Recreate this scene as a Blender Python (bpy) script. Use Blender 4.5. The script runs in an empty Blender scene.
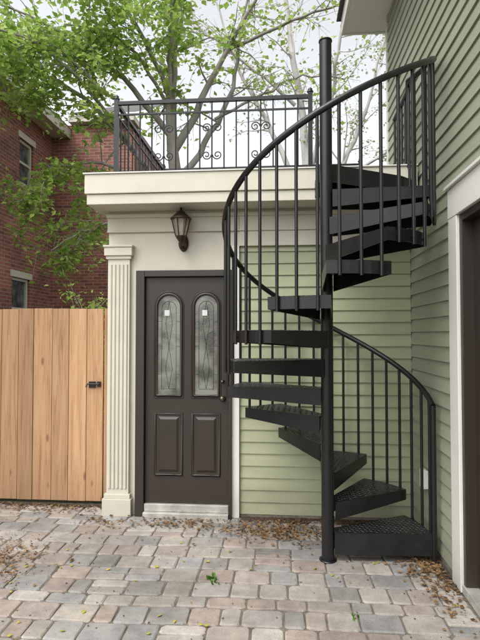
import bpy, math, random
from mathutils import Vector, Matrix, noise
random.seed(7)
rad=math.radians
scene=bpy.context.scene
scene.view_settings.view_transform='Standard'
scene.view_settings.look='None'
scene.view_settings.exposure=0

# ---------------------------------------------------------------- materials
class NT:
    def __init__(s,name):
        s.m=bpy.data.materials.new(name); s.m.use_nodes=True
        s.t=s.m.node_tree; s.b=s.t.nodes['Principled BSDF']; s.out=s.t.nodes['Material Output']
    def n(s,typ,**k):
        nd=s.t.nodes.new(typ)
        for a,v in k.items(): setattr(nd,a,v)
        return nd
    def l(s,a,b): s.t.links.new(a,b)
def setin(nd,**k):
    for a,v in k.items(): nd.inputs[a.replace('_',' ')].default_value=v
def c4(c): return (c[0],c[1],c[2],1)
def paint(name,col,rough=0.5,var=0.15,scale=6.0,bump=0.0,bscale=60,metal=0.0,island=0.0,stretch=(1,1,1),spec=0.5,dirt=0.0,low=0.0):
    N=NT(name); setin(N.b,Roughness=rough,Metallic=metal); N.b.inputs['Specular IOR Level'].default_value=spec
    tc=N.n('ShaderNodeTexCoord'); mp=N.n('ShaderNodeMapping'); mp.inputs['Scale'].default_value=stretch
    N.l(tc.outputs['Object'],mp.inputs['Vector'])
    nz=N.n('ShaderNodeTexNoise'); setin(nz,Scale=scale,Detail=6.0,Roughness=0.6); N.l(mp.outputs['Vector'],nz.inputs['Vector'])
    mr=N.n('ShaderNodeMapRange'); setin(mr,From_Min=0.3,From_Max=0.7,To_Min=1-var,To_Max=1+var); N.l(nz.outputs['Fac'],mr.inputs['Value'])
    val=mr.outputs['Result']
    if island>0:
        g=N.n('ShaderNodeNewGeometry'); m2=N.n('ShaderNodeMapRange'); setin(m2,To_Min=1-island,To_Max=1+island); N.l(g.outputs['Random Per Island'],m2.inputs['Value'])
        mu=N.n('ShaderNodeMath',operation='MULTIPLY'); N.l(val,mu.inputs[0]); N.l(m2.outputs['Result'],mu.inputs[1]); val=mu.outputs[0]
    vm=N.n('ShaderNodeVectorMath',operation='SCALE'); vm.inputs[0].default_value=col[:3]; N.l(val,vm.inputs['Scale'])
    cout=vm.outputs['Vector']
    if dirt>0:
        n2=N.n('ShaderNodeTexNoise'); setin(n2,Scale=2.2,Detail=8.0,Roughness=0.7); N.l(tc.outputs['Object'],n2.inputs['Vector'])
        m3=N.n('ShaderNodeMapRange'); setin(m3,From_Min=0.48,From_Max=0.75,To_Min=0.0,To_Max=dirt); N.l(n2.outputs['Fac'],m3.inputs['Value'])
        fac=m3.outputs['Result']
        if low>0:   # splash-back soil near the ground
            sp=N.n('ShaderNodeSeparateXYZ'); N.l(tc.outputs['Object'],sp.inputs[0])
            m4=N.n('ShaderNodeMapRange'); setin(m4,From_Min=0.0,From_Max=0.35,To_Min=low,To_Max=0.0); N.l(sp.outputs['Z'],m4.inputs['Value'])
            m5=N.n('ShaderNodeMath',operation='MULTIPLY'); N.l(m4.outputs[0],m5.inputs[0]); N.l(n2.outputs['Fac'],m5.inputs[1])
            ad=N.n('ShaderNodeMath',operation='ADD'); N.l(fac,ad.inputs[0]); N.l(m5.outputs[0],ad.inputs[1]); fac=ad.outputs[0]
        mx=N.n('ShaderNodeMix',data_type='RGBA'); N.l(fac,mx.inputs['Factor']); N.l(cout,mx.inputs['A']); mx.inputs['B'].default_value=(0.12,0.10,0.07,1)
        cout=mx.outputs['Result']
    N.l(cout,N.b.inputs['Base Color'])
    if bump>0:
        nb=N.n('ShaderNodeTexNoise'); setin(nb,Scale=bscale,Detail=4.0); N.l(mp.outputs['Vector'],nb.inputs['Vector'])
        bp=N.n('ShaderNodeBump'); setin(bp,Strength=bump,Distance=0.005); N.l(nb.outputs['Fac'],bp.inputs['Height']); N.l(bp.outputs['Normal'],N.b.inputs['Normal'])
    return N.m

M={}
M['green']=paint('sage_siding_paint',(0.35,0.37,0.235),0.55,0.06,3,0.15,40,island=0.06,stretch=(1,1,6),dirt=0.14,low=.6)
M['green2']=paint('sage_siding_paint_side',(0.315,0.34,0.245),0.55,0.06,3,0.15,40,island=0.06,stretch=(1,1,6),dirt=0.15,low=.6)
M['cream']=paint('cream_paint',(0.61,0.58,0.485),0.5,0.04,3,0.1,50,dirt=0.12,low=.5)
M['white']=paint('white_trim_paint',(0.71,0.70,0.65),0.5,0.04,3,0.1,50,dirt=0.10,low=.5)
M['brown']=paint('dark_brown_paint',(0.032,0.024,0.019),0.42,0.14,5,0.12,60,stretch=(1,1,0.3))
M['black']=paint('black_metal_paint',(0.009,0.009,0.010),0.36,0.3,14,0.12,120)
M['tread']=paint('black_tread_plate',(0.013,0.013,0.014),0.33,0.4,9,0.08,90)
M['lozenge']=paint('worn_tread_lozenges',(0.05,0.05,0.052),0.25,0.4,9,0.0,90)
M['metal']=paint('sill_aluminium',(0.46,0.45,0.41),0.4,0.25,12,0.1,80,metal=0.3,dirt=.3)
M['bronze']=paint('lantern_bronze',(0.055,0.034,0.022),0.45,0.3,30,0.3,120,metal=0.5)
M['shingle']=paint('roof_shingle',(0.10,0.095,0.09),0.9,0.3,20,0.5,60)
M['stucco']=paint('membrane_roof',(0.25,0.25,0.24),0.9,0.2,5)
M['paper']=paint('paper_label',(0.62,0.62,0.60),0.7,0.15,60)
M['plastic']=paint('white_plastic',(0.75,0.75,0.72),0.5,0.05)
M['brass']=paint('knob_metal',(0.12,0.10,0.08),0.3,0.1,metal=0.9)
M['bark']=paint('bark',(0.27,0.25,0.225),0.9,0.35,5,0.8,14,stretch=(1,1,0.25))
M['bark2']=paint('pale_bark',(0.40,0.39,0.37),0.9,0.3,4,0.6,14,stretch=(1,1,0.25))
M['sand']=paint('joint_sand',(0.155,0.135,0.105),0.95,0.45,20,0.5,80)
M['soil']=paint('dark_soil',(0.06,0.047,0.034),0.95,0.5,25,0.8,60)
M['trimbeige']=paint('beige_window_trim',(0.55,0.52,0.44),0.6,0.06)

def glassmat(name,col,rough=0.08):
    N=NT(name); setin(N.b,Roughness=rough)
    tc=N.n('ShaderNodeTexCoord'); nz=N.n('ShaderNodeTexNoise'); setin(nz,Scale=6.0,Detail=4.0); N.l(tc.outputs['Object'],nz.inputs['Vector'])
    cr=N.n('ShaderNodeValToRGB'); cr.color_ramp.elements[0].position=0.38; cr.color_ramp.elements[1].position=0.62
    cr.color_ramp.elements[0].color=c4([v*0.4 for v in col]); cr.color_ramp.elements[1].color=c4([v*1.2 for v in col])
    N.l(nz.outputs['Fac'],cr.inputs['Fac']); N.l(cr.outputs['Color'],N.b.inputs['Base Color'])
    vo=N.n('ShaderNodeTexVoronoi'); setin(vo,Scale=70.0); N.l(tc.outputs['Object'],vo.inputs['Vector'])
    bp=N.n('ShaderNodeBump'); setin(bp,Strength=0.2,Distance=0.003); N.l(vo.outputs['Distance'],bp.inputs['Height']); N.l(bp.outputs['Normal'],N.b.inputs['Normal'])
    return N.m
M['glass']=glassmat('leaded_door_glass',(0.19,0.195,0.17))
M['winglass']=glassmat('window_glass',(0.10,0.12,0.13),0.05)
def amber():
    N=NT('seeded_lantern_glass'); setin(N.b,Roughness=0.15); N.b.inputs['Base Color'].default_value=(0.75,0.70,0.58,1)
    N.b.inputs['Transmission Weight'].default_value=0.7; return N.m
M['amber']=amber()

def cedar():
    N=NT('cedar_boards'); setin(N.b,Roughness=0.72)
    tc=N.n('ShaderNodeTexCoord'); g=N.n('ShaderNodeNewGeometry')
    cmb=N.n('ShaderNodeCombineXYZ'); mul=N.n('ShaderNodeMath',operation='MULTIPLY'); mul.inputs[1].default_value=37.0
    N.l(g.outputs['Random Per Island'],mul.inputs[0]); N.l(mul.outputs[0],cmb.inputs['X']); N.l(mul.outputs[0],cmb.inputs['Z'])
    add=N.n('ShaderNodeVectorMath',operation='ADD'); N.l(tc.outputs['Object'],add.inputs[0]); N.l(cmb.outputs[0],add.inputs[1])
    mp=N.n('ShaderNodeMapping'); mp.inputs['Scale'].default_value=(16,16,0.8); N.l(add.outputs[0],mp.inputs['Vector'])
    nz=N.n('ShaderNodeTexNoise'); setin(nz,Scale=2.2,Detail=9.0,Roughness=0.68,Distortion=0.6); N.l(mp.outputs['Vector'],nz.inputs['Vector'])
    cr=N.n('ShaderNodeValToRGB'); e=cr.color_ramp.elements
    e[0].position=0.28; e[0].color=(0.26,0.12,0.05,1); e[1].position=0.74; e[1].color=(0.56,0.36,0.19,1)
    em=e.new(.5); em.color=(0.47,0.26,0.12,1)
    N.l(nz.outputs['Fac'],cr.inputs['Fac'])
    m2=N.n('ShaderNodeMapRange'); setin(m2,To_Min=0.66,To_Max=1.14); N.l(g.outputs['Random Per Island'],m2.inputs['Value'])
    hs=N.n('ShaderNodeHueSaturation'); N.l(cr.outputs['Color'],hs.inputs['Color']); N.l(m2.outputs['Result'],hs.inputs['Value']); hs.inputs['Saturation'].default_value=.95
    mp3=N.n('ShaderNodeMapping'); mp3.inputs['Scale'].default_value=(6,0.01,2.2); N.l(add.outputs[0],mp3.inputs['Vector'])
    vo=N.n('ShaderNodeTexVoronoi'); setin(vo,Scale=1.0); N.l(mp3.outputs['Vector'],vo.inputs['Vector'])
    mr=N.n('ShaderNodeMapRange'); setin(mr,From_Min=0.05,From_Max=0.11,To_Min=0.65,To_Max=0.0); N.l(vo.outputs['Distance'],mr.inputs['Value'])
    mx=N.n('ShaderNodeMix',data_type='RGBA'); N.l(mr.outputs['Result'],mx.inputs['Factor']); N.l(hs.outputs['Color'],mx.inputs['A']); mx.inputs['B'].default_value=(0.12,0.05,0.02,1)
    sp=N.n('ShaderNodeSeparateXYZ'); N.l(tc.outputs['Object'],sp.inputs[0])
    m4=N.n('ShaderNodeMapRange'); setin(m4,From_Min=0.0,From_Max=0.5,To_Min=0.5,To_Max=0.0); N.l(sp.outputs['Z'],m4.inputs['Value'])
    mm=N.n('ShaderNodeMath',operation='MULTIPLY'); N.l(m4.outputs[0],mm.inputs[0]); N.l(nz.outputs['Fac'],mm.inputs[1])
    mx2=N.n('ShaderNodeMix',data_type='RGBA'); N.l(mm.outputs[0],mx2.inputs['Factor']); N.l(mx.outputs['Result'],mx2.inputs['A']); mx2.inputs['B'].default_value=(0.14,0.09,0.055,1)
    N.l(mx2.outputs['Result'],N.b.inputs['Base Color'])
    bp=N.n('ShaderNodeBump'); setin(bp,Strength=0.4,Distance=0.003); N.l(nz.outputs['Fac'],bp.inputs['Height']); N.l(bp.outputs['Normal'],N.b.inputs['Normal'])
    return N.m
M['cedar']=cedar()

def brick(name,axis):
    N=NT(name); setin(N.b,Roughness=0.85)
    tc=N.n('ShaderNodeTexCoord'); sp=N.n('ShaderNodeSeparateXYZ'); cm=N.n('ShaderNodeCombineXYZ')
    N.l(tc.outputs['Object'],sp.inputs[0]); N.l(sp.outputs[axis],cm.inputs['X']); N.l(sp.outputs['Z'],cm.inputs['Y'])
    b=N.n('ShaderNodeTexBrick'); setin(b,Scale=1.0,Brick_Width=0.225,Row_Height=0.078,Mortar_Size=0.007,Mortar_Smooth=0.3,Bias=-0.1)
    b.inputs['Color1'].default_value=(0.29,0.105,0.072,1); b.inputs['Color2'].default_value=(0.15,0.058,0.043,1); b.inputs['Mortar'].default_value=(0.32,0.27,0.235,1)
    N.l(cm.outputs[0],b.inputs['Vector'])
    nz=N.n('ShaderNodeTexNoise'); setin(nz,Scale=1.2,Detail=6.0); N.l(tc.outputs['Object'],nz.inputs['Vector'])
    mr=N.n('ShaderNodeMapRange'); setin(mr,From_Min=0.3,From_Max=0.7,To_Min=0.7,To_Max=1.3); N.l(nz.outputs['Fac'],mr.inputs['Value'])
    vm=N.n('ShaderNodeVectorMath',operation='SCALE'); N.l(b.outputs['Color'],vm.inputs[0]); N.l(mr.outputs['Result'],vm.inputs['Scale'])
    N.l(vm.outputs[0],N.b.inputs['Base Color'])
    bp=N.n('ShaderNodeBump'); bp.invert=True; setin(bp,Strength=0.6,Distance=0.01); N.l(b.outputs['Fac'],bp.inputs['Height']); N.l(bp.outputs['Normal'],N.b.inputs['Normal'])
    return N.m
M['brickX']=brick('red_brick_front','X'); M['brickY']=brick('red_brick_side','Y')

def leafmat(name,ca,cb,trans=0.5):
    N=NT(name); N.t.nodes.remove(N.b)
    g=N.n('ShaderNodeNewGeometry'); cr=N.n('ShaderNodeValToRGB'); e=cr.color_ramp.elements
    e[0].color=c4(ca); e[1].color=c4(cb); N.l(g.outputs['Random Per Island'],cr.inputs['Fac'])
    d=N.n('ShaderNodeBsdfDiffuse'); t=N.n('ShaderNodeBsdfTranslucent'); mx=N.n('ShaderNodeMixShader'); mx.inputs[0].default_value=trans
    N.l(cr.outputs[0],d.inputs[0]); N.l(cr.outputs[0],t.inputs[0]); N.l(d.outputs[0],mx.inputs[1]); N.l(t.outputs[0],mx.inputs[2])
    N.l(mx.outputs[0],N.out.inputs['Surface']); return N.m
M['leaf']=leafmat('fresh_green_leaves',(0.20,0.34,0.06),(0.52,0.65,0.19),0.6)
M['leaf2']=leafmat('pale_leaves',(0.25,0.33,0.13),(0.45,0.48,0.26),0.5)
M['dry']=leafmat('dry_leaves',(0.08,0.042,0.02),(0.32,0.20,0.10),0.1)
M['mulch']=leafmat('mulch_bits',(0.03,0.02,0.012),(0.14,0.085,0.045),0.0)
M['yleaf']=leafmat('yellow_leaves',(0.30,0.32,0.05),(0.50,0.42,0.08),0.2)
M['weed']=leafmat('weed_leaves',(0.05,0.14,0.02),(0.12,0.26,0.05),0.4)

def pavermat():
    N=NT('tumbled_concrete_pavers'); setin(N.b,Roughness=0.85)
    at=N.n('ShaderNodeAttribute'); at.attribute_name='Col'
    tc=N.n('ShaderNodeTexCoord')
    n1=N.n('ShaderNodeTexNoise'); setin(n1,Scale=9.0,Detail=9.0,Roughness=0.72); N.l(tc.outputs['Object'],n1.inputs['Vector'])
    m1=N.n('ShaderNodeMapRange'); setin(m1,From_Min=0.28,From_Max=0.72,To_Min=0.66,To_Max=1.22); N.l(n1.outputs['Fac'],m1.inputs['Value'])
    n2=N.n('ShaderNodeTexNoise'); setin(n2,Scale=160.0,Detail=3.0); N.l(tc.outputs['Object'],n2.inputs['Vector'])
    m2=N.n('ShaderNodeMapRange'); setin(m2,From_Min=0.3,From_Max=0.7,To_Min=0.80,To_Max=1.12); N.l(n2.outputs['Fac'],m2.inputs['Value'])
    mu=N.n('ShaderNodeMath',operation='MULTIPLY'); N.l(m1.outputs[0],mu.inputs[0]); N.l(m2.outputs[0],mu.inputs[1])
    n3=N.n('ShaderNodeTexNoise'); setin(n3,Scale=1.4,Detail=5.0); N.l(tc.outputs['Object'],n3.inputs['Vector'])
    m3=N.n('ShaderNodeMapRange'); setin(m3,From_Min=0.35,From_Max=0.65,To_Min=0.70,To_Max=1.1); N.l(n3.outputs['Fac'],m3.inputs['Value'])
    mv=N.n('ShaderNodeMath',operation='MULTIPLY'); N.l(mu.outputs[0],mv.inputs[0]); N.l(m3.outputs[0],mv.inputs[1])
    vm=N.n('ShaderNodeVectorMath',operation='SCALE'); N.l(at.outputs['Color'],vm.inputs[0]); N.l(mv.outputs[0],vm.inputs['Scale'])
    N.l(vm.outputs[0],N.b.inputs['Base Color'])
    bp=N.n('ShaderNodeBump'); setin(bp,Strength=0.6,Distance=0.005); N.l(n1.outputs['Fac'],bp.inputs['Height']); N.l(bp.outputs['Normal'],N.b.inputs['Normal'])
    return N.m
M['paver']=pavermat()
def groundmat():
    N=NT('lawn_and_soil'); setin(N.b,Roughness=0.95)
    tc=N.n('ShaderNodeTexCoord'); n1=N.n('ShaderNodeTexNoise'); setin(n1,Scale=0.9,Detail=10.0,Roughness=0.7); N.l(tc.outputs['Object'],n1.inputs['Vector'])
    cr=N.n('ShaderNodeValToRGB'); e=cr.color_ramp.elements; e[0].position=.35; e[1].position=.65
    e[0].color=(0.045,0.075,0.02,1); e[1].color=(0.12,0.10,0.06,1); N.l(n1.outputs['Fac'],cr.inputs[0]); N.l(cr.outputs[0],N.b.inputs['Base Color']); return N.m
M['ground']=groundmat()

# ---------------------------------------------------------------- mesh builder
class MB:
    def __init__(s): s.v=[];s.f=[];s.sm=[];s.col=[]
    def add(s,vs,fs,smooth=False,col=None):
        o=len(s.v); s.v.extend([tuple(v) for v in vs])
        for f in fs: s.f.append(tuple(i+o for i in f)); s.sm.append(smooth); s.col.append(col)
    def box(s,x0,x1,y0,y1,z0,z1):
        s.add([(x0,y0,z0),(x1,y0,z0),(x1,y1,z0),(x0,y1,z0),(x0,y0,z1),(x1,y0,z1),(x1,y1,z1),(x0,y1,z1)],
              [(3,2,1,0),(4,5,6,7),(0,1,5,4),(1,2,6,5),(2,3,7,6),(3,0,4,7)])
    def prism(s,pts,z0,z1):
        n=len(pts); vs=[(p[0],p[1],z0) for p in pts]+[(p[0],p[1],z1) for p in pts]
        fs=[tuple(range(n-1,-1,-1)),tuple(range(n,2*n))]+[(i,(i+1)%n,(i+1)%n+n,i+n) for i in range(n)]
        s.add(vs,fs)
    def tube(s,pts,r,sides=8,cap=True,smooth=True,ref=None):
        pts=[Vector(p) for p in pts]; n=len(pts); rs=r if isinstance(r,(list,tuple)) else [r]*n
        vs=[]; up=None
        for i,p in enumerate(pts):
            t=(pts[min(i+1,n-1)]-pts[max(i-1,0)]).normalized()
            if up is None:
                a=Vector(ref) if ref else (Vector((0,0,1)) if abs(t.z)<0.9 else Vector((1,0,0)))
                up=(a-t*a.dot(t)).normalized()
            else:
                up=(up-t*up.dot(t))
                up=up.normalized() if up.length>1e-6 else Vector((1,0,0))
            sd=t.cross(up)
            for k in range(sides):
                an=2*math.pi*(k+.5)/sides; vs.append(p+(up*math.cos(an)+sd*math.sin(an))*rs[i])
        fs=[]
        for i in range(n-1):
            for k in range(sides):
                a=i*sides+k; b=i*sides+(k+1)%sides; fs.append((a,b,b+sides,a+sides))
        s.add(vs,fs,smooth)
        if cap: 
            s.add(vs[:sides],[tuple(range(sides-1,-1,-1))]); s.add(vs[-sides:],[tuple(range(sides))])
    def lathe(s,prof,cx,cy,sides=16,smooth=True):
        vs=[];n=len(prof)
        for r,z in prof:
            for k in range(sides):
                a=2*math.pi*k/sides; vs.append((cx+r*math.cos(a),cy+r*math.sin(a),z))
        fs=[(i*sides+k,i*sides+(k+1)%sides,(i+1)*sides+(k+1)%sides,(i+1)*sides+k) for i in range(n-1) for k in range(sides)]
        s.add(vs,fs,smooth)
    def obj(s,name,mat,parent=None,bevel=0):
        me=bpy.data.meshes.new(name); me.from_pydata(s.v,[],s.f)
        me.polygons.foreach_set('use_smooth',s.sm)
        if any(c is not None for c in s.col):
            at=me.color_attributes.new('Col','FLOAT_COLOR','CORNER'); buf=[]
            for c,f in zip(s.col,s.f):
                cc=c or (0.3,0.3,0.3)
                buf.extend([cc[0],cc[1],cc[2],1]*len(f))
            at.data.foreach_set('color',buf)
        me.materials.append(M[mat]); me.update()
        o=bpy.data.objects.new(name,me); scene.collection.objects.link(o)
        if parent: o.parent=parent
        if bevel:
            b=o.modifiers.new('Bevel','BEVEL'); b.width=bevel; b.segments=2; b.limit_method='ANGLE'; b.angle_limit=rad(40)
        return o
def empty(name):
    o=bpy.data.objects.new(name,None); scene.collection.objects.link(o); o.empty_display_size=0.2; return o
def boxes(name,mat,parent,lst,bevel=0.003):
    m=MB()
    for b in lst: m.box(*b)
    return m.obj(name,mat,parent,bevel)

def siding_front(m,x0,x1,z0,z1,y,ex=0.105):
    z=z0
    while z<z1-1e-4:
        zt=min(z+ex,z1); j=random.uniform(-.001,.001); j2=random.uniform(-.001,.001)
        m.add([(x0,y-0.016,z+j),(x1,y-0.016,z+j2),(x1,y-0.003,zt+.002),(x0,y-0.003,zt+.002),(x0,y,z+j),(x1,y,z+j2)],[(0,1,2,3),(4,5,1,0)])
        z=zt
def siding_side(m,y0,y1,z0,z1,x,ex=0.105,butt=True):
    z=z0
    while z<z1-1e-4:
        zt=min(z+ex,z1); segs=[]; a=y0
        if butt:
            cuts=sorted([y0+random.random()*(y1-y0)] if (y1-y0)>1.5 and random.random()<.5 else [])
        else: cuts=[]
        for c in cuts+[y1]:
            segs.append((a,c-0.0012)); a=c+0.0012
        for a,b in segs:
            j=random.uniform(-.0008,.0008)
            m.add([(x-0.016+j,a,z),(x-0.016+j,b,z),(x-0.003,b,zt),(x-0.003,a,zt),(x,a,z),(x,b,z)],[(0,3,2,1),(4,0,1,5)])
        z=zt

# ---------------------------------------------------------------- ground & patio
m=MB(); m.add([(-250,-250,-0.03),(250,-250,-0.03),(250,400,-0.03),(-250,400,-0.03)],[(0,1,2,3)]); m.obj('ground','ground')
patio=empty('paver_patio')
m=MB(); m.add([(-5,-3,-0.009),(1.14,-3,-0.009),(1.14,4.66,-0.009),(-5,4.66,-0.009)],[(0,1,2,3)]); m.obj('joint_sand','sand',patio)
pal=[(0.38,0.345,0.30),(0.375,0.32,0.28),(0.335,0.325,0.31),(0.42,0.385,0.34),(0.35,0.31,0.27),(0.305,0.295,0.28),(0.40,0.37,0.335),(0.37,0.335,0.30),(0.27,0.255,0.235),(0.36,0.295,0.255)]
m=MB()
def paver(x0,x1,y0,y1):
    g=0.004; x0+=g;x1-=g;y0+=g;y1-=g
    c=random.choice(pal); k=random.uniform(0.86,1.08); col=(c[0]*k,c[1]*k,c[2]*k)
    ch=random.uniform(.008,.02); h=random.uniform(-.002,.002)
    def ring(ins,z):
        a,b,cc,d=x0+ins,x1-ins,y0+ins,y1-ins
        P=[(a+ch,cc),(b-ch,cc),(b,cc+ch),(b,d-ch),(b-ch,d),(a+ch,d),(a,d-ch),(a,cc+ch)]
        return [(p[0],p[1],z) for p in P]
    R=[ring(0,-0.03),ring(0,-0.008+h),ring(0.0035,-0.003+h),ring(0.009,h)]
    tx,ty=random.uniform(-.008,.008),random.uniform(-.008,.008); cx,cy=(x0+x1)/2,(y0+y1)/2
    rot=random.uniform(-.012,.012)
    vs=[];
    for r in R:
        j=[random.uniform(-.0025,.0025) for _ in range(16)]
        for i,p in enumerate(r):
            X=p[0]+j[i]-cx; Y=p[1]+j[i+8]-cy
            wx=cx+X-Y*rot; wy=cy+Y+X*rot
            wy+=.012*math.sin(wx*1.7+.5)+.006*math.sin(wx*4.1+wy)
            vs.append((wx,wy,p[2]+X*tx+Y*ty))
    fs=[(i*8+k2,i*8+(k2+1)%8,(i+1)*8+(k2+1)%8,(i+1)*8+k2) for i in range(3) for k2 in range(8)]
    m.add(vs,fs,False,col); m.add(vs[24:],[tuple(range(8))],False,col)
y=-2.5; 
while y<4.60:
    dep=random.choice([0.18,0.18,0.12,0.18]); y1=min(y+dep,4.62)
    x=-4.6-random.random()*.2
    while x<1.09:
        w=random.choice([.12,.18,.18,.24,.24,.26]); 
        x1=x+w
        if x1>1.10: x1=1.115
        if x1-x>0.06:
            if dep>.15 and w>.2 and random.random()<.22 and y1-y>.16:
                paver(x,x1,y,y+.09); paver(x,x1,y+.09,y1)
            else: paver(x,x1,y,y1)
        x=x1
        if x>=1.10: break
    y=y1
m.obj('pavers','paver',patio)
def soil_strip(p,q,nrm,wmin,wmax,n=60):
    p=Vector(p);q=Vector(q);nv=Vector(nrm); vs=[];
    for i in range(n+1):
        a=p.lerp(q,i/n); w=wmin+(wmax-wmin)*(.5+.5*noise.noise(Vector((i*.35,p.x*3,p.y))))+random.uniform(-.006,.006)
        vs.append((a.x,a.y,.0075)); b=a+nv*w; vs.append((b.x,b.y,.0045))
    m.add(vs,[(2*i,2*i+1,2*i+3,2*i+2) for i in range(n)])
m=MB(); soil_strip((-.35,4.42,0),(1.12,4.42,0),(0,-1,0),.015,.16); soil_strip((1.122,4.3,0),(1.122,3.42,0),(-1,0,0),.01,.12); soil_strip((-4.5,4.66,0),(-1.58,4.66,0),(0,-1,0),.05,.16,120)
m.obj('soil_strip','soil')

# ---------------------------------------------------------------- addition with flat roof
add=empty('flat_roof_entry_addition')
boxes('wall_core','cream',add,[(-1.55,1.125,4.44,6.85,0,2.69)],0)
boxes('upper_wall','cream',add,[(-1.55,-0.36,4.412,4.44,2.17,2.69),(-1.55,-1.284,4.412,4.44,0,2.17)],0)
boxes('frieze_board','cream',add,[(-0.36,1.11,4.395,4.44,2.53,2.69),(-0.36,1.11,4.40,4.44,2.39,2.527),(-1.56,-0.363,4.398,4.412,2.53,2.69)])
boxes('frieze_moulding','cream',add,[(-1.565,1.108,4.375,4.395,2.655,2.69),(-1.56,1.108,4.383,4.398,2.523,2.537)],0.005)
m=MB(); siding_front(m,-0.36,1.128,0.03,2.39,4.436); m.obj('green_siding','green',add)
boxes('foundation_strip','sand',add,[(-0.36,1.12,4.425,4.439,-0.02,0.03)],0)
boxes('corner_trim','white',add,[(-0.426,-0.36,4.393,4.44,0.0,2.39)])
boxes('deck_fascia','cream',add,[(-1.66,1.11,4.10,4.14,2.80,2.965),(-1.66,-1.62,4.14,6.95,2.80,2.965)],0.004)
boxes('fascia_lower_board','cream',add,[(-1.645,1.11,4.115,4.14,2.71,2.797),(-1.645,-1.62,4.14,6.95,2.71,2.797)],0.004)
boxes('soffit','cream',add,[(-1.62,1.11,4.14,6.93,2.713,2.735)],0)
boxes('roof_membrane','stucco',add,[(-1.62,1.11,4.14,6.93,2.737,2.955)],0)
boxes('drip_edge','white',add,[(-1.672,1.112,4.088,4.16,2.967,2.978),(-1.672,-1.60,4.16,6.96,2.967,2.978)],0.002)
boxes('wall_top_band','cream',add,[(-1.55,1.11,4.40,4.44,2.691,2.712)],0)
P=MB(); P.box(-1.545,-1.345,4.375,4.41,0.19,2.28)
P.obj('pilaster_shaft','cream',add,0.002)
m=MB()
for i in range(5):
    cx=-1.545+0.028+i*0.036
    m.tube([(cx,4.375,0.24),(cx,4.375,2.23)],0.0125,8)
m.obj('pilaster_reeds','cream',add)
boxes('pilaster_base','cream',add,[(-1.575,-1.315,4.345,4.41,0,0.15),(-1.562,-1.328,4.358,4.41,0.15,0.19)],0.004)
boxes('pilaster_cap','cream',add,[(-1.56,-1.33,4.36,4.41,2.28,2.31),(-1.572,-1.318,4.345,4.41,2.31,2.385),(-1.58,-1.31,4.335,4.41,2.385,2.405)],0.004)
# door
boxes('door_frame','brown',add,[(-1.284,-1.205,4.36,4.44,0.0,2.175),(-0.452,-0.4265,4.36,4.44,0.0,2.175),(-1.205,-0.452,4.36,4.44,2.118,2.175)],0.004)
boxes('door_slab','brown',add,[(-1.202,-0.455,4.40,4.438,0.115,2.115)],0.002)
boxes('door_sill','metal',add,[(-1.205,-0.452,4.33,4.44,0.0,0.045),(-1.203,-0.454,4.37,4.439,0.047,0.11)],0.004)
m=MB(); g=MB(); came=MB()
def arch(cx,w,zb,zt,y,n=14):
    r=w/2; P=[(cx-r,y,zb),(cx+r,y,zb)]
    for i in range(n+1):
        a=math.pi*i/n; P.append((cx+r*math.cos(a),y,zt-r+r*math.sin(a)))
    return P
def closed(mm,P,r,s=8): mm.tube(P+[P[0],P[1]],r,s,cap=False,ref=(0,1,0))
for cx in (-0.99,-0.655):
    A=arch(cx,0.205,1.07,1.955,4.3985); g.add(A,[tuple(range(len(A)))])
    closed(m,arch(cx,0.225,1.06,1.965,4.40),0.015)
    closed(m,arch(cx,0.262,1.04,1.985,4.40),0.006)
    closed(came,arch(cx,0.13,1.12,1.90,4.398),0.0018,5)
    for zz in (1.25,1.5,1.72): 
        for sx in (-1,1):
            came.tube([(cx+sx*.065,4.398,zz),(cx+sx*.10,4.398,zz)],0.0016,5)
    came.tube([(cx,4.398,1.12),(cx+.03,4.398,1.3),(cx,4.398,1.5),(cx-.03,4.398,1.7),(cx,4.398,1.9)],0.0016,5)
    came.tube([(cx,4.398,1.12),(cx-.03,4.398,1.3),(cx,4.398,1.5),(cx+.03,4.398,1.7),(cx,4.398,1.9)],0.0016,5)
    for z0,z1 in ((0.36,0.90),):
        P=[(cx-.12,4.40,z0),(cx+.12,4.40,z0),(cx+.12,4.40,z1),(cx-.12,4.40,z1)]
        closed(m,P,0.012,6)
        o,i2=0.095,0.07
        m.add([(cx-o,4.401,z0+.025),(cx+o,4.401,z0+.025),(cx+o,4.401,z1-.025),(cx-o,4.401,z1-.025),
               (cx-i2,4.389,z0+.05),(cx+i2,4.389,z0+.05),(cx+i2,4.389,z1-.05),(cx-i2,4.389,z1-.05)],
              [(4,5,6,7),(0,1,5,4),(1,2,6,5),(2,3,7,6),(3,0,4,7)])
m.obj('door_panel_mouldings','brown',add); g.obj('door_glass','glass',add); came.obj('door_glass_leading','black',add)
boxes('glass_labels','paper',add,[(-1.03,-.985,4.394,4.3955,1.77,1.82),(-.69,-.645,4.394,4.3955,1.77,1.82)],0)
m=MB()
def knob(mm,x,z,y0,R):
    vs=[];pr=[(0.030*R/0.028,0),(0.030*R/0.028,0.008),(0.012,0.010),(0.012,0.03),(R,0.042),(R,0.055),(R*.6,0.066),(0.0005,0.067)]
    S=14
    for r,d in pr:
        for k in range(S):
            a=2*math.pi*k/S; vs.append((x+r*math.cos(a),y0-d,z+r*math.sin(a)))
    mm.add(vs,[(i*S+k,(i+1)*S+k,(i+1)*S+(k+1)%S,i*S+(k+1)%S) for i in range(len(pr)-1) for k in range(S)],True)
knob(m,-0.505,1.04,4.40,0.026); knob(m,-0.505,1.19,4.40,0.016)
m.obj('door_knob_and_deadbolt','brass',add)

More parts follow.
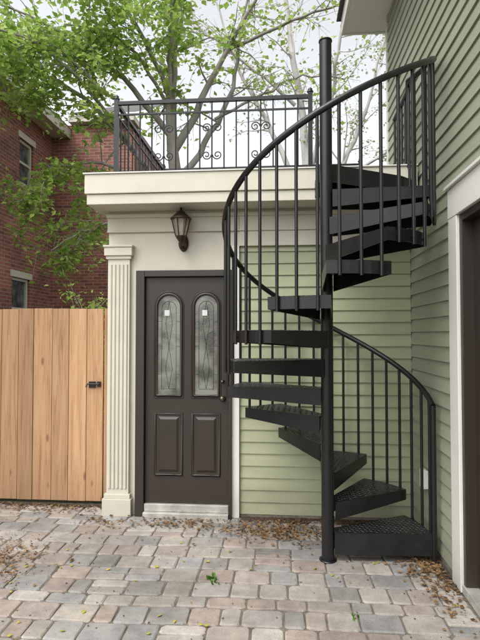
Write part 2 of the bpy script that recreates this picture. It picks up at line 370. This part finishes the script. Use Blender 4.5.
# ---------------------------------------------------------------- green house on the right
gh=empty('green_siding_house')
XR=1.14
ZE=4.96
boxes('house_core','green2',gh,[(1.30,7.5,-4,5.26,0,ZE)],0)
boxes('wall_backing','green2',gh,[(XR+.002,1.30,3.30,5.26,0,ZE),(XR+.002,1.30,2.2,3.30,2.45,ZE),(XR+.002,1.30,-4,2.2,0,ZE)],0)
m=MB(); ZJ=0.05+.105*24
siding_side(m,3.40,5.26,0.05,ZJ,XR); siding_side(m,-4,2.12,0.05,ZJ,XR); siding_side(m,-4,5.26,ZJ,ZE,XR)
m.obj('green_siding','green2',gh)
boxes('house_foundation','sand',gh,[(XR-.006,1.2,3.40,5.25,-.02,.05),(XR-.006,1.2,-4,2.12,-.02,.05)],0)
boxes('corner_board','white',gh,[(XR-.024,XR+.10,5.262,5.29,0,ZE)],.003)
boxes('door_casing','white',gh,[(XR-.028,XR+.06,3.245,3.40,0,2.36),(XR-.028,XR+.06,2.12,2.275,0,2.36),(XR-.030,XR+.06,2.12,3.40,2.362,2.555),(XR-.05,XR+.06,2.10,3.42,2.557,2.58)],.004)
boxes('side_door_frame','brown',gh,[(XR-.01,XR+.12,3.20,3.243,0.02,2.36),(XR-.01,XR+.12,2.277,2.32,0.02,2.36),(XR-.01,XR+.12,2.32,3.20,2.315,2.36)],.003)
boxes('side_door','brown',gh,[(XR+.06,XR+.10,2.322,3.198,0.06,2.312)],.003)
boxes('side_door_panels','brown',gh,[(XR+.05,XR+.06,2.42,2.70,1.2,2.2),(XR+.05,XR+.06,2.80,3.08,1.2,2.2),(XR+.05,XR+.06,2.42,2.70,.25,1.0),(XR+.05,XR+.06,2.80,3.08,.25,1.0)],.006)
boxes('side_door_sill','metal',gh,[(XR-.02,XR+.12,2.277,3.243,0,.055)],.003)
boxes('eave','white',gh,[(XR-.42,XR+.2,-4,5.55,ZE+.002,ZE+.03),(XR-.45,XR-.422,-4,5.58,ZE-.01,ZE+.2),(XR-.42,7.5,5.552,5.58,ZE-.01,ZE+.2),(XR+.2,7.5,5.27,5.55,ZE+.002,ZE+.03)],.004)
m=MB(); m.add([(XR-.5,-4,ZE+.18),(XR-.5,5.62,ZE+.18),(4.5,5.62,ZE+2),(4.5,-4,ZE+2),(7.9,5.62,ZE+.18),(7.9,-4,ZE+.18)],[(0,3,2,1),(3,5,4,2),(1,2,4),(0,5,3)]); m.obj('roof','shingle',gh)
boxes('outlet_box','plastic',gh,[(XR-.06,XR-.014,3.95,4.03,.42,.56)],.006)

# ---------------------------------------------------------------- spiral staircase
st=empty('spiral_staircase')
PX,PY=0.335,3.64; H=0.2035; R=0.72; RB=0.738; DA=29.5
pole=MB(); pole.tube([(PX,PY,0.0),(PX,PY,3.75)],0.0445,24)
pole.lathe([(0.0005,3.765),(0.03,3.763),(0.048,3.757),(0.050,3.747),(0.0445,3.747)],PX,PY,20)
pole.lathe([(0.062,0.0),(0.062,0.008),(0.045,0.009)],PX,PY,20)
pole.obj('centre_pole','black',st)
tr=MB(); dp=MB(); bal=MB()
def W(a,r): return (PX+r*math.cos(a),PY+r*math.sin(a))
def wall(mm,p,q,t,z0,z1,z2=None):
    p=Vector(p);q=Vector(q);d=(q-p).normalized();n=Vector((-d.y,d.x))*t
    if z2 is None: z2=z0
    P=[(p,z0),(q,z2),(q+n,z2),(p+n,z0)]
    vs=[(a.x,a.y,z) for a,z in P]+[(a.x,a.y,z1) for a,z in P]
    mm.add(vs,[(3,2,1,0),(4,5,6,7),(0,1,5,4),(1,2,6,5),(2,3,7,6),(3,0,4,7)])
def lozenges(test,z,thick,ox,oy,ang):
    ca,sa=math.cos(ang),math.sin(ang); s=0.030
    for i in range(-2,34):
        for j in range(-20,21):
            u=i*s; v=j*s
            x=ox+u*ca-v*sa; y=oy+u*sa+v*ca
            if not test(u,v): continue
            a=ang+(math.pi/4 if (i+j)%2 else -math.pi/4)
            dx,dy=math.cos(a)*.0145,math.sin(a)*.0145; ex,ey=-math.sin(a)*.0052,math.cos(a)*.0052
            for zz,hh in ((z+.0002,.004),(z-thick-.0002,-.004)):
                dp.add([(x-dx,y-dy,zz),(x-ex,y-ey,zz),(x+dx,y+dy,zz),(x+ex,y+ey,zz),(x,y,zz+hh)],[(0,1,4),(1,2,4),(2,3,4),(3,0,4)] if hh>0 else [(1,0,4),(2,1,4),(3,2,4),(0,3,4)])
FL=0.078; FI=0.125
for k in range(1,14):
    ac=rad(15+DA*(k-1)); z=k*H; ha=rad(15.8)
    ca,sa=math.cos(ac),math.sin(ac)
    L=lambda u,v:(PX+u*ca-v*sa,PY+u*sa+v*ca)
    poly=[L(0.035,-0.045),*[W(ac-ha+2*ha*i/6,R) for i in range(7)],L(0.035,0.045)]
    tr.prism(poly,z-.006,z)
    fl=FL if k>1 else 0.15; fi=FI if k>1 else .15
    wall(tr,poly[0],poly[1],.006,z-fi,z-.0065,z-fl)
    wall(tr,poly[7],poly[8],.006,z-fl,z-.0065,z-fi)
    for i in range(1,7): wall(tr,poly[i],poly[i+1],.006,z-fl,z-.0065)
    tn=(R*math.sin(ha)-.045)/(R*math.cos(ha)-.035)
    lozenges(lambda u,v:(u>0.07 and math.hypot(u,v)<R-.02 and abs(v)<.045+(u-.035)*tn-.016),z,.006,PX,PY,ac)
def railz(a):
    return min(H*((a-15)/DA+1)+1.0,3.58)
lp=[(PX+.03,PY+.02),(PX+.62,PY+.34),(PX+.73,PY+.45),(PX-.05,PY+.45),(PX-.05,PY+.03)]
zl=14*H
tr.prism(lp,zl-.006,zl)
for i in range(len(lp)): wall(tr,lp[i],lp[(i+1)%len(lp)],.006,zl-.13,zl-.0065)
lozenges(lambda u,v:(0.0<u<.6 and 0.05<v<.42 and v>u*.60+.03),zl,.006,PX,PY,0)
tr.obj('treads','tread',st); dp.obj('diamond_plate_pattern','lozenge',st)
rp=[]
a=0
while a<=372:
    x,y=W(rad(a),RB); rp.append((x,y,railz(a))); a+=4
x,y=W(rad(384),RB-.01); rp.append((x,y,3.58)); rp.append((PX+.70,PY+.45,3.58)); rp.append((PX+.72,PY+1.0,3.58))
bal.tube(rp,0.0205,12)
x,y=W(0,RB); bal.tube([(x,y,0),(x,y,railz(0))],0.019,10); bal.lathe([(0.035,0),(0.035,.008),(0.02,.009)],x,y,12)
for k in range(1,14):
    for o in (-DA/3,0,DA/3):
        a=15+DA*(k-1)+o
        x,y=W(rad(a),RB-.004)
        bal.tube([(x,y,k*H-FL-.012),(x,y,railz(a))],0.011,8)
        x2,y2=W(rad(a),R-.01)
        bal.tube([(x2,y2,k*H-FL*.55),(x,y,k*H-FL*.55)],0.009,6)
for x,y in ((PX+.70,PY+.45),(PX+.715,PY+.72),(PX+.72,PY+1.0),(PX+.71,PY+.58),(PX+.72,PY+.86),(PX+.685,PY+.36)):
    bal.tube([(x,y,zl-.1 if y<4.09 else 2.95),(x,y,3.58)],0.011,8)
bal.tube([(PX+.735,PY+.12,13*H-.08),(PX+.735,PY+.12,3.58)],0.02,10)
bal.obj('handrail_and_balusters','black',st)

# ---------------------------------------------------------------- rooftop railing
rr=empty('rooftop_railing'); m=MB()
ZT=3.83; ZB=3.10; Y0=4.65; XL=-1.568; XE=0.285; YB=6.6
def sq(p,q,h=.016): m.tube([p,q],h*1.35,4,smooth=False)
def post(x,y):
    m.box(x-.02,x+.02,y-.02,y+.02,2.95,ZT+.04); m.lathe([(.03,ZT+.04),(.03,ZT+.05),(.018,ZT+.055),(.022,ZT+.07),(.0005,ZT+.09)],x,y,10)
for p in ((XL,Y0),(XE,Y0),(XL,YB),(1.05,YB)): post(*p)
def run(p,q,n,scroll):
    p=Vector(p);q=Vector(q);d=q-p;u=d.normalized()
    sq((p.x,p.y,ZT),(q.x,q.y,ZT),.017); sq((p.x,p.y,ZB),(q.x,q.y,ZB),.013); sq((p.x,p.y,ZT-.11),(q.x,q.y,ZT-.11),.008)
    for i in range(1,n):
        c=p+d*(i/n)
        m.tube([(c.x,c.y,ZB),(c.x,c.y,ZT)],0.0075,6)
        if i in scroll:
            for sg in (-1,1):
                for half in (-1,1):
                    pts=[]
                    for t in range(0,26):
                        th=t/25*3.2*math.pi*.9; r=0.045*(1-t/25*.75)
                        cx=sg*.052; cz=(ZT+ZB)/2-.03+half*.13
                        ang=(math.pi if sg>0 else 0)
                        xx=cx+r*math.cos(ang+sg*half*th*-1); zz=cz+r*math.sin(ang+sg*half*th*-1)
                        pts.append((c.x+u.x*xx,c.y+u.y*xx,zz))
                    m.tube(pts,0.0055,5)
run((XL,Y0),(XE,Y0),16,(4,8,12))
run((XL,Y0),(XL,YB),15,(4,8,12))
run((XL,YB),(1.05,YB),22,())
m.obj('iron_railing','black',rr)

# ---------------------------------------------------------------- wall lantern
wl=empty('wall_lantern'); m=MB(); lx,lz=-0.862,2.40; ly=4.28
S=16; vs=[]
for d,sc in ((0,1),(.012,1),(.02,.7)):
    for k in range(S):
        a=2*math.pi*k/S; vs.append((lx+.045*sc*math.cos(a),4.41-d,lz+.02+.075*sc*math.sin(a)))
m.add(vs,[(i*S+k,(i+1)*S+k,(i+1)*S+(k+1)%S,i*S+(k+1)%S) for i in range(2) for k in range(S)]+[tuple(range(2*S,3*S))[::-1]],False)
arm=[]
for i in range(13):
    t=i/12; arm.append((lx,4.40-.12*math.sin(t*math.pi/2),lz-.01-.055*math.sin(t*math.pi)+.045*t))
m.tube(arm,.010,8)
m.lathe([(0.0005,lz-.03),(.012,lz-.02),(.008,lz),(.025,lz+.02),(.03,lz+.03),(.042,lz+.045),(.046,lz+.055),(.046,lz+.062)],lx,ly,12)
m.lathe([(.090,lz+.205),(.096,lz+.212),(.082,lz+.225),(.050,lz+.255),(.040,lz+.26),(.040,lz+.27),(.02,lz+.28),(.008,lz+.29),(.013,lz+.30),(.006,lz+.31),(.0005,lz+.318)],lx,ly,12)
m.lathe([(.0005,lz+.206),(.090,lz+.205)],lx,ly,12)
for k in range(6):
    a=2*math.pi*k/6+.3
    m.tube([(lx+.045*math.cos(a),ly+.045*math.sin(a),lz+.058),(lx+.081*math.cos(a),ly+.081*math.sin(a),lz+.208)],.005,5)
m.obj('lantern_body','bronze',wl)
m=MB(); m.lathe([(.042,lz+.06),(.077,lz+.206)],lx,ly,6,False); m.obj('lantern_glass','amber',wl)
m=MB(); m.lathe([(.010,lz+.07),(.011,lz+.13),(.004,lz+.155),(.0005,lz+.165)],lx,ly,8); m.obj('candle_bulb','paper',wl)

# ---------------------------------------------------------------- fence
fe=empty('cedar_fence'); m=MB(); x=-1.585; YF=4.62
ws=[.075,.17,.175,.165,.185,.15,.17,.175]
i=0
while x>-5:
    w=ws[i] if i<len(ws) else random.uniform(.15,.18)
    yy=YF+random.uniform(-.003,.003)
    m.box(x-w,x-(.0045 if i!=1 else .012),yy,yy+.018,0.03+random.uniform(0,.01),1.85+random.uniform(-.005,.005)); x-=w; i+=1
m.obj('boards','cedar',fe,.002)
m=MB()
for zz in (.3,1.0,1.65): m.box(-5,-1.60,YF+.024,YF+.06,zz,zz+.085)
for xx in (-1.62,-3.0,-4.6): m.box(xx-.045,xx+.045,YF+.062,YF+.15,0,1.84)
m.obj('rails_and_posts','cedar',fe,.003)
m=MB(); hx,hz=-1.775,1.13
m.box(hx-.03,hx+.035,YF-.012,YF-.004,hz-.03,hz+.03); m.tube([(hx-.05,YF-.022,hz+.006),(hx+.075,YF-.022,hz+.006)],.007,8); m.tube([(hx-.045,YF-.022,hz+.006),(hx-.045,YF-.04,hz-.02)],.008,8); m.box(hx+.05,hx+.085,YF-.012,YF-.004,hz-.022,hz+.03)
m.obj('gate_latch','black',fe,.002)

# ---------------------------------------------------------------- brick house
bh=empty('brick_house')
m=MB(); XS=-5.7; ze=6.55
wins=[(10.44,11.05,4.95,5.95),(10.2,10.95,1.5,2.85),(7.6,8.3,4.95,5.95),(7.6,8.3,1.5,2.85)]
def wall_side(m,x,y0,y1,z0,z1,wins):
    ys=sorted({y0,y1,*[w[0] for w in wins],*[w[1] for w in wins]}); zs=sorted({z0,z1,*[w[2] for w in wins],*[w[3] for w in wins]})
    for a,b in zip(ys,ys[1:]):
        for c,d in zip(zs,zs[1:]):
            my,mz=(a+b)/2,(c+d)/2
            if any(w[0]<my<w[1] and w[2]<mz<w[3] for w in wins): continue
            m.add([(x,a,c),(x,b,c),(x,b,d),(x,a,d)],[(0,1,2,3)])
    for w in wins:
        a,b,c,d=w; q=x-.12
        m.add([(x,a,c),(x,b,c),(x,b,d),(x,a,d),(q,a,c),(q,b,c),(q,b,d),(q,a,d)],[(0,1,5,4),(1,2,6,5),(2,3,7,6),(3,0,4,7)])
wall_side(m,XS,2,12,0,ze,wins)
m.obj('side_wall','brickY',bh)
m=MB(); m.add([(XS,12,0),(-3.6,12,0),(-3.6,12,ze+.3),(XS,12,ze+.3)],[(0,1,2,3)]); m.add([(-12,2,0),(XS,2,0),(XS,2,ze),(-12,2,ze)],[(0,1,2,3)]); m.obj('front_wall','brickX',bh)
m=MB(); m.add([(-3.6,12,0),(-3.6,19,0),(-3.6,19,ze+.3),(-3.6,12,ze+.3)],[(0,1,2,3)]); m.obj('wing_wall','brickY',bh)
m=MB(); g=MB()
for a,b,c,d in wins:
    g.add([(XS-.10,a,c),(XS-.10,b,c),(XS-.10,b,d),(XS-.10,a,d)],[(0,1,2,3)])
    for bx in ((XS-.11,XS-.05,a,a+.06,c,d),(XS-.11,XS-.05,b-.06,b,c,d),(XS-.11,XS-.05,a+.06,b-.06,d-.06,d),(XS-.11,XS-.05,a+.06,b-.06,(c+d)/2-.025,(c+d)/2+.025),(XS-.11,XS+.05,a-.06,b+.06,c-.09,c),(XS-.02,XS+.02,a-.08,b+.08,d,d+.14)): m.box(*bx)
m.box(XS-.1,XS+.45,1.6,12.3,ze,ze+.07); m.box(XS+.452,XS+.48,1.6,12.33,ze-.05,ze+.22)
m.box(XS+.5,-3.55,11.8,12.4,ze+.3,ze+.45)
m.obj('window_and_eave_trim','trimbeige',bh); g.obj('window_glass','winglass',bh)
m=MB(); m.add([(XS+.5,1.5,ze+.2),(XS+.5,12.4,ze+.2),(-9,12.4,ze+2.6),(-9,1.5,ze+2.6)],[(0,1,2,3)]); m.add([(XS+.4,11.75,ze+.47),(-3.5,11.75,ze+.47),(-3.5,15.5,ze+2.4),(XS+.4,15.5,ze+2.4)],[(0,1,2,3)]); m.obj('roof','shingle',bh)

# ---------------------------------------------------------------- trees
def smooth(pts,n=5):
    P=[Vector(p) for p in pts]; out=[]
    for i in range(len(P)-1):
        p0=P[max(i-1,0)];p1=P[i];p2=P[i+1];p3=P[min(i+2,len(P)-1)]
        for k in range(n):
            t=k/n
            out.append(0.5*((2*p1)+(p2-p0)*t+(2*p0-5*p1+4*p2-p3)*t*t+(-p0+3*p1-3*p2+p3)*t**3))
    out.append(P[-1]); return out
def rv(s=1): return Vector((random.gauss(0,s),random.gauss(0,s),random.gauss(0,s)))
def leaf(mb,p,size,droop=0.2):
    d=rv(); d.z=d.z*.5-droop; d.normalize(); n=Vector((random.gauss(0,.55),random.gauss(0,.55),1)); sd=d.cross(n).normalized(); w=size*random.uniform(.28,.42)
    nn=sd.cross(d)*size*.12
    mb.add([p,p+d*size*.45+sd*w+nn,p+d*size,p+d*size*.45-sd*w+nn],[(0,1,2),(0,2,3)])
def grow(wood,leaves,pts,r0,r1,nsub,dens,lsize,sublen=1.1,droop=.15,start=.3):
    S=smooth(pts); n=len(S)
    for q in S[1:-1]: q+=rv(.02)
    wood.tube(S,[r0+(r1-r0)*(i/(n-1))**.8 for i in range(n)],8)
    for s in range(nsub):
        f=start+(1-start)*(s+random.random())/nsub; i=min(int(f*(n-1)),n-2); p=S[i]; t=(S[i+1]-S[i]).normalized()
        d=(t*.7+rv(.55)); d.z+=.1; d.normalize(); L=sublen*random.uniform(.5,1.2)*(1.15-f*.5)
        q=[p.copy()]; dd=d.copy()
        for k in range(6):
            dd=(dd+rv(.14)+Vector((0,0,-droop*.35))).normalized(); q.append(q[-1]+dd*L/6)
        rb=max(.006,(r0+(r1-r0)*f)*.38); wood.tube(q,[rb*(1-.8*k/6) for k in range(7)],5,cap=False)
        for tw in range(6):
            j=random.randint(1,6); p2=q[j]; d2=(dd*.5+rv(.6)); d2.z-=droop*.6; d2.normalize(); L2=random.uniform(.25,.6)
            e=[p2]; 
            for k in range(3): d2=(d2+rv(.12)+Vector((0,0,-droop*.4))).normalized(); e.append(e[-1]+d2*L2/3)
            wood.tube(e,[.005,.004,.003,.002],4,cap=False)
            cnt=int(random.uniform(.3,1.7)*18*dens)
            for _ in range(cnt):
                u=random.random()*3; k=min(int(u),2); pp=e[k].lerp(e[k+1],u-k)+Vector((random.gauss(0,.09),random.gauss(0,.09),random.gauss(0,.045)))
                leaf(leaves,pp,lsize*random.uniform(.6,1.25))
t1=empty('maple_tree'); wood=MB(); lv=MB()
grow(wood,lv,[(-1.9,9,-.05),(-1.9,9,3.2),(-1.95,9,5),(-2.0,9.05,6.5),(-1.85,9.1,8.2),(-1.6,9,10)],.17,.04,15,.7,.12,start=.5)
LI=[([(-1.92,9,3.8),(-2.6,8.8,4.9),(-3.5,8.5,5.8),(-4.5,8.2,6.3),(-5.4,8,6.5)],.075,17,.9),
([(-2.2,8.9,4.2),(-3.1,8.4,4.6),(-3.8,8.1,4.3),(-4.4,7.9,3.8)],.04,13,.9),
([(-1.9,9,3.0),(-2.6,8.5,3.5),(-3.2,8.2,3.4),(-3.8,8,3.0)],.035,10,.8),
([(-1.95,9,5.2),(-2.8,8.6,6.2),(-3.8,8.3,6.9),(-4.9,8,7.3)],.065,16,.9),
([(-2.7,8.8,5.0),(-3.2,7.9,5.7),(-3.7,7.1,6.0),(-4.3,6.3,5.9)],.04,13,.9),
([(-3.0,8.2,5.6),(-3.4,7.8,6.1),(-4.0,7.4,6.3),(-4.7,7.0,6.1)],.035,11,.9),
([(-1.98,9,5.9),(-2.5,8.4,7.0),(-2.8,7.7,7.4),(-3.2,7.0,7.2)],.05,14,.9),
([(-2.0,9,5.7),(-2.4,8.5,6.4),(-2.9,8.1,6.7),(-3.5,7.8,6.7)],.04,10,.8),
([(-1.97,9,5.6),(-1.9,8.4,6.6),(-1.7,7.8,7.2),(-1.5,7.1,7.0)],.04,16,.9),
([(-1.95,9,5),(-1.3,9,6.2),(-.6,8.9,7.4),(0.1,8.7,8.4)],.085,12,.35),
([(-1.92,9,4.3),(-1.4,9.2,5.2),(-.9,9.3,6.3),(-.7,9.3,7.6),(-.3,9.3,9)],.075,12,.22),
([(-1.0,9,6.8),(.2,8.8,7.2),(1.1,8.6,7.3),(1.9,8.4,7.2)],.035,9,.2),
([(-1.2,9.1,5.6),(-.3,9.2,6.1),(.4,9.2,6.4),(1.2,9.2,6.3)],.03,8,.15)]
for p,r,ns,de in LI: grow(wood,lv,p,r,.012,ns,de,.108,droop=.3)
wood.obj('trunk_and_limbs','bark',t1); lv.obj('foliage','leaf',t1)
t2=empty('ash_tree'); wood=MB(); lv=MB()
grow(wood,lv,[(0.9,16,-.05),(0.9,16,5),(0.8,16,8),(.4,16,11),(0,16,14)],.24,.05,14,.2,.13,1.8,start=.45)
for p,r,ns,de in [([(0.9,16,4.5),(2,16,7),(2.8,16,9),(3.6,16,12)],.13,16,.3),([(0.9,16,5.5),(-.2,16,8),(-1.4,16,10.5),(-2.2,16,13)],.12,14,.25),([(0.85,16,6.5),(1.6,15.5,9),(1.9,15,11),(2.4,15,13)],.1,14,.3),([(1.6,16,6.2),(2.8,15.8,7),(3.9,15.6,7.6),(5,15.4,8)],.07,14,.35),([(0.5,16,9),(-.8,15.6,10),(-2,15.2,10.8),(-3.4,15,11.2)],.07,12,.25)]:
    grow(wood,lv,p,r,.02,ns,de,.11,1.9)
wood.obj('trunk_and_limbs','bark2',t2); lv.obj('foliage','leaf2',t2)
sh=empty('lilac_shrub'); wood=MB(); lv=MB()
for i in range(7):
    a=random.random()*6.28; x0=-2.35+random.uniform(-.5,.5)
    grow(wood,lv,[(x0,6.2,-.03),(x0+math.cos(a)*.2,6.2+math.sin(a)*.2,1.1),(x0+math.cos(a)*.5,6.2+math.sin(a)*.4,1.75)],.014,.005,7,.8,.07,.45)
wood.obj('stems','bark',sh); lv.obj('foliage','leaf',sh)

# ---------------------------------------------------------------- leaf litter
def litter(mb,p,s):
    a=random.random()*6.28; d=Vector((math.cos(a),math.sin(a),random.uniform(-.1,.25))); sd=Vector((-math.sin(a),math.cos(a),random.uniform(-.3,.3))); w=s*random.uniform(.25,.45)
    p=Vector(p); up=Vector((0,0,s*random.uniform(.1,.3)))
    mb.add([p-d*s*.5+Vector((0,0,.004)),p+sd*w+up,p+d*s*.5+Vector((0,0,.004)),p-sd*w+up,p+Vector((0,0,.006))],[(0,1,4),(1,2,4),(2,3,4),(3,0,4)])
m=MB()
for cx,cy,sx,sy,n,s in [(-.85,4.22,.25,.06,200,.03),(0.0,4.12,.24,.10,560,.03),(-.1,4.33,.3,.04,160,.026),(1.0,3.6,.08,.2,420,.03),(1.02,3.15,.06,.2,70,.03),(-2.2,3.4,.25,.2,620,.03),(-2.2,4.5,.35,.07,280,.03),(.6,3.9,.3,.2,110,.03),(-1.5,4.2,.1,.08,50,.03),(1.05,4.2,.06,.15,120,.03)]:
    for _ in range(n):
        x,y=random.gauss(cx,sx),random.gauss(cy,sy)
        if x>1.1 or y>(4.34 if x>-1.6 else 4.6): continue
        litter(m,(x,y,random.uniform(.004,.014)),s*random.uniform(.5,1.3))
for _ in range(300): litter(m,(random.uniform(-3,1.05),random.uniform(1.8,4.3),.001),random.uniform(.006,.024))
m.obj('dry_leaf_litter','dry')
m=MB()
for _ in range(1500):
    t=random.random()
    if t<.5: x,y=random.uniform(-.35,1.1),4.41-abs(random.gauss(0,.07))
    elif t<.75: x,y=1.11-abs(random.gauss(0,.05)),random.uniform(3.2,4.4)
    else: x,y=random.uniform(-4,-1.6),4.6-abs(random.gauss(0,.06))
    litter(m,(x,y,random.uniform(.003,.010)),random.uniform(.008,.022))
for _ in range(500): litter(m,(random.gauss(0,.26),random.gauss(4.14,.10),.003),random.uniform(.006,.016))
for _ in range(500): litter(m,(random.gauss(-2.2,.25),random.gauss(3.4,.18),.003),random.uniform(.006,.018))
m.obj('mulch','mulch')
m=MB()
for _ in range(65): litter(m,(random.uniform(-2.6,1.05),random.uniform(2.2,4.2),.003),random.uniform(.02,.04))
m.obj('yellow_fallen_leaves','yleaf')
m=MB()
for cx,cy,n in ((-.46,3.3,26),(-.42,3.25,8),(.42,2.9,7)):
    for _ in range(n):
        p=Vector((random.gauss(cx,.014),random.gauss(cy,.014),0.0)); d=rv(.4); d.z=abs(d.z)+.3; d.normalize()
        q=p+d*random.uniform(.015,.042); sd=d.cross(Vector((random.gauss(0,1),random.gauss(0,1),.3))).normalized()*.008
        m.add([p,(p+q)/2+sd,q,(p+q)/2-sd],[(0,1,2,3)])
m.obj('weed','weed')

# ---------------------------------------------------------------- light
w=bpy.data.worlds.new('World'); scene.world=w; w.use_nodes=True; nt=w.node_tree
bg=nt.nodes['Background']; sky=nt.nodes.new('ShaderNodeTexSky'); sky.sky_type='NISHITA'; sky.sun_disc=False
sky.sun_elevation=rad(55); sky.sun_rotation=rad(215); sky.dust_density=4; sky.air_density=1.0
hs=nt.nodes.new('ShaderNodeHueSaturation'); hs.inputs['Saturation'].default_value=0.12; hs.inputs['Value'].default_value=2.35
nt.links.new(sky.outputs[0],hs.inputs['Color']); nt.links.new(hs.outputs[0],bg.inputs['Color']); bg.inputs['Strength'].default_value=0.145
sd=bpy.data.lights.new('sun','SUN'); sd.energy=0.65; sd.angle=rad(25); sd.color=(1,.96,.9)
so=bpy.data.objects.new('sun',sd); scene.collection.objects.link(so)
so.rotation_euler=Vector((0.35,0.5,-0.95)).to_track_quat('-Z','Y').to_euler()

# ---------------------------------------------------------------- camera
cd=bpy.data.cameras.new('camera'); co=bpy.data.objects.new('camera',cd); scene.collection.objects.link(co)
co.location=(0,0,1.6); co.rotation_euler=(rad(91.7),0,rad(4.6))
cd.sensor_fit='VERTICAL'; cd.sensor_height=36; cd.lens=28.1; cd.clip_end=1000; cd.clip_start=.05
scene.camera=co
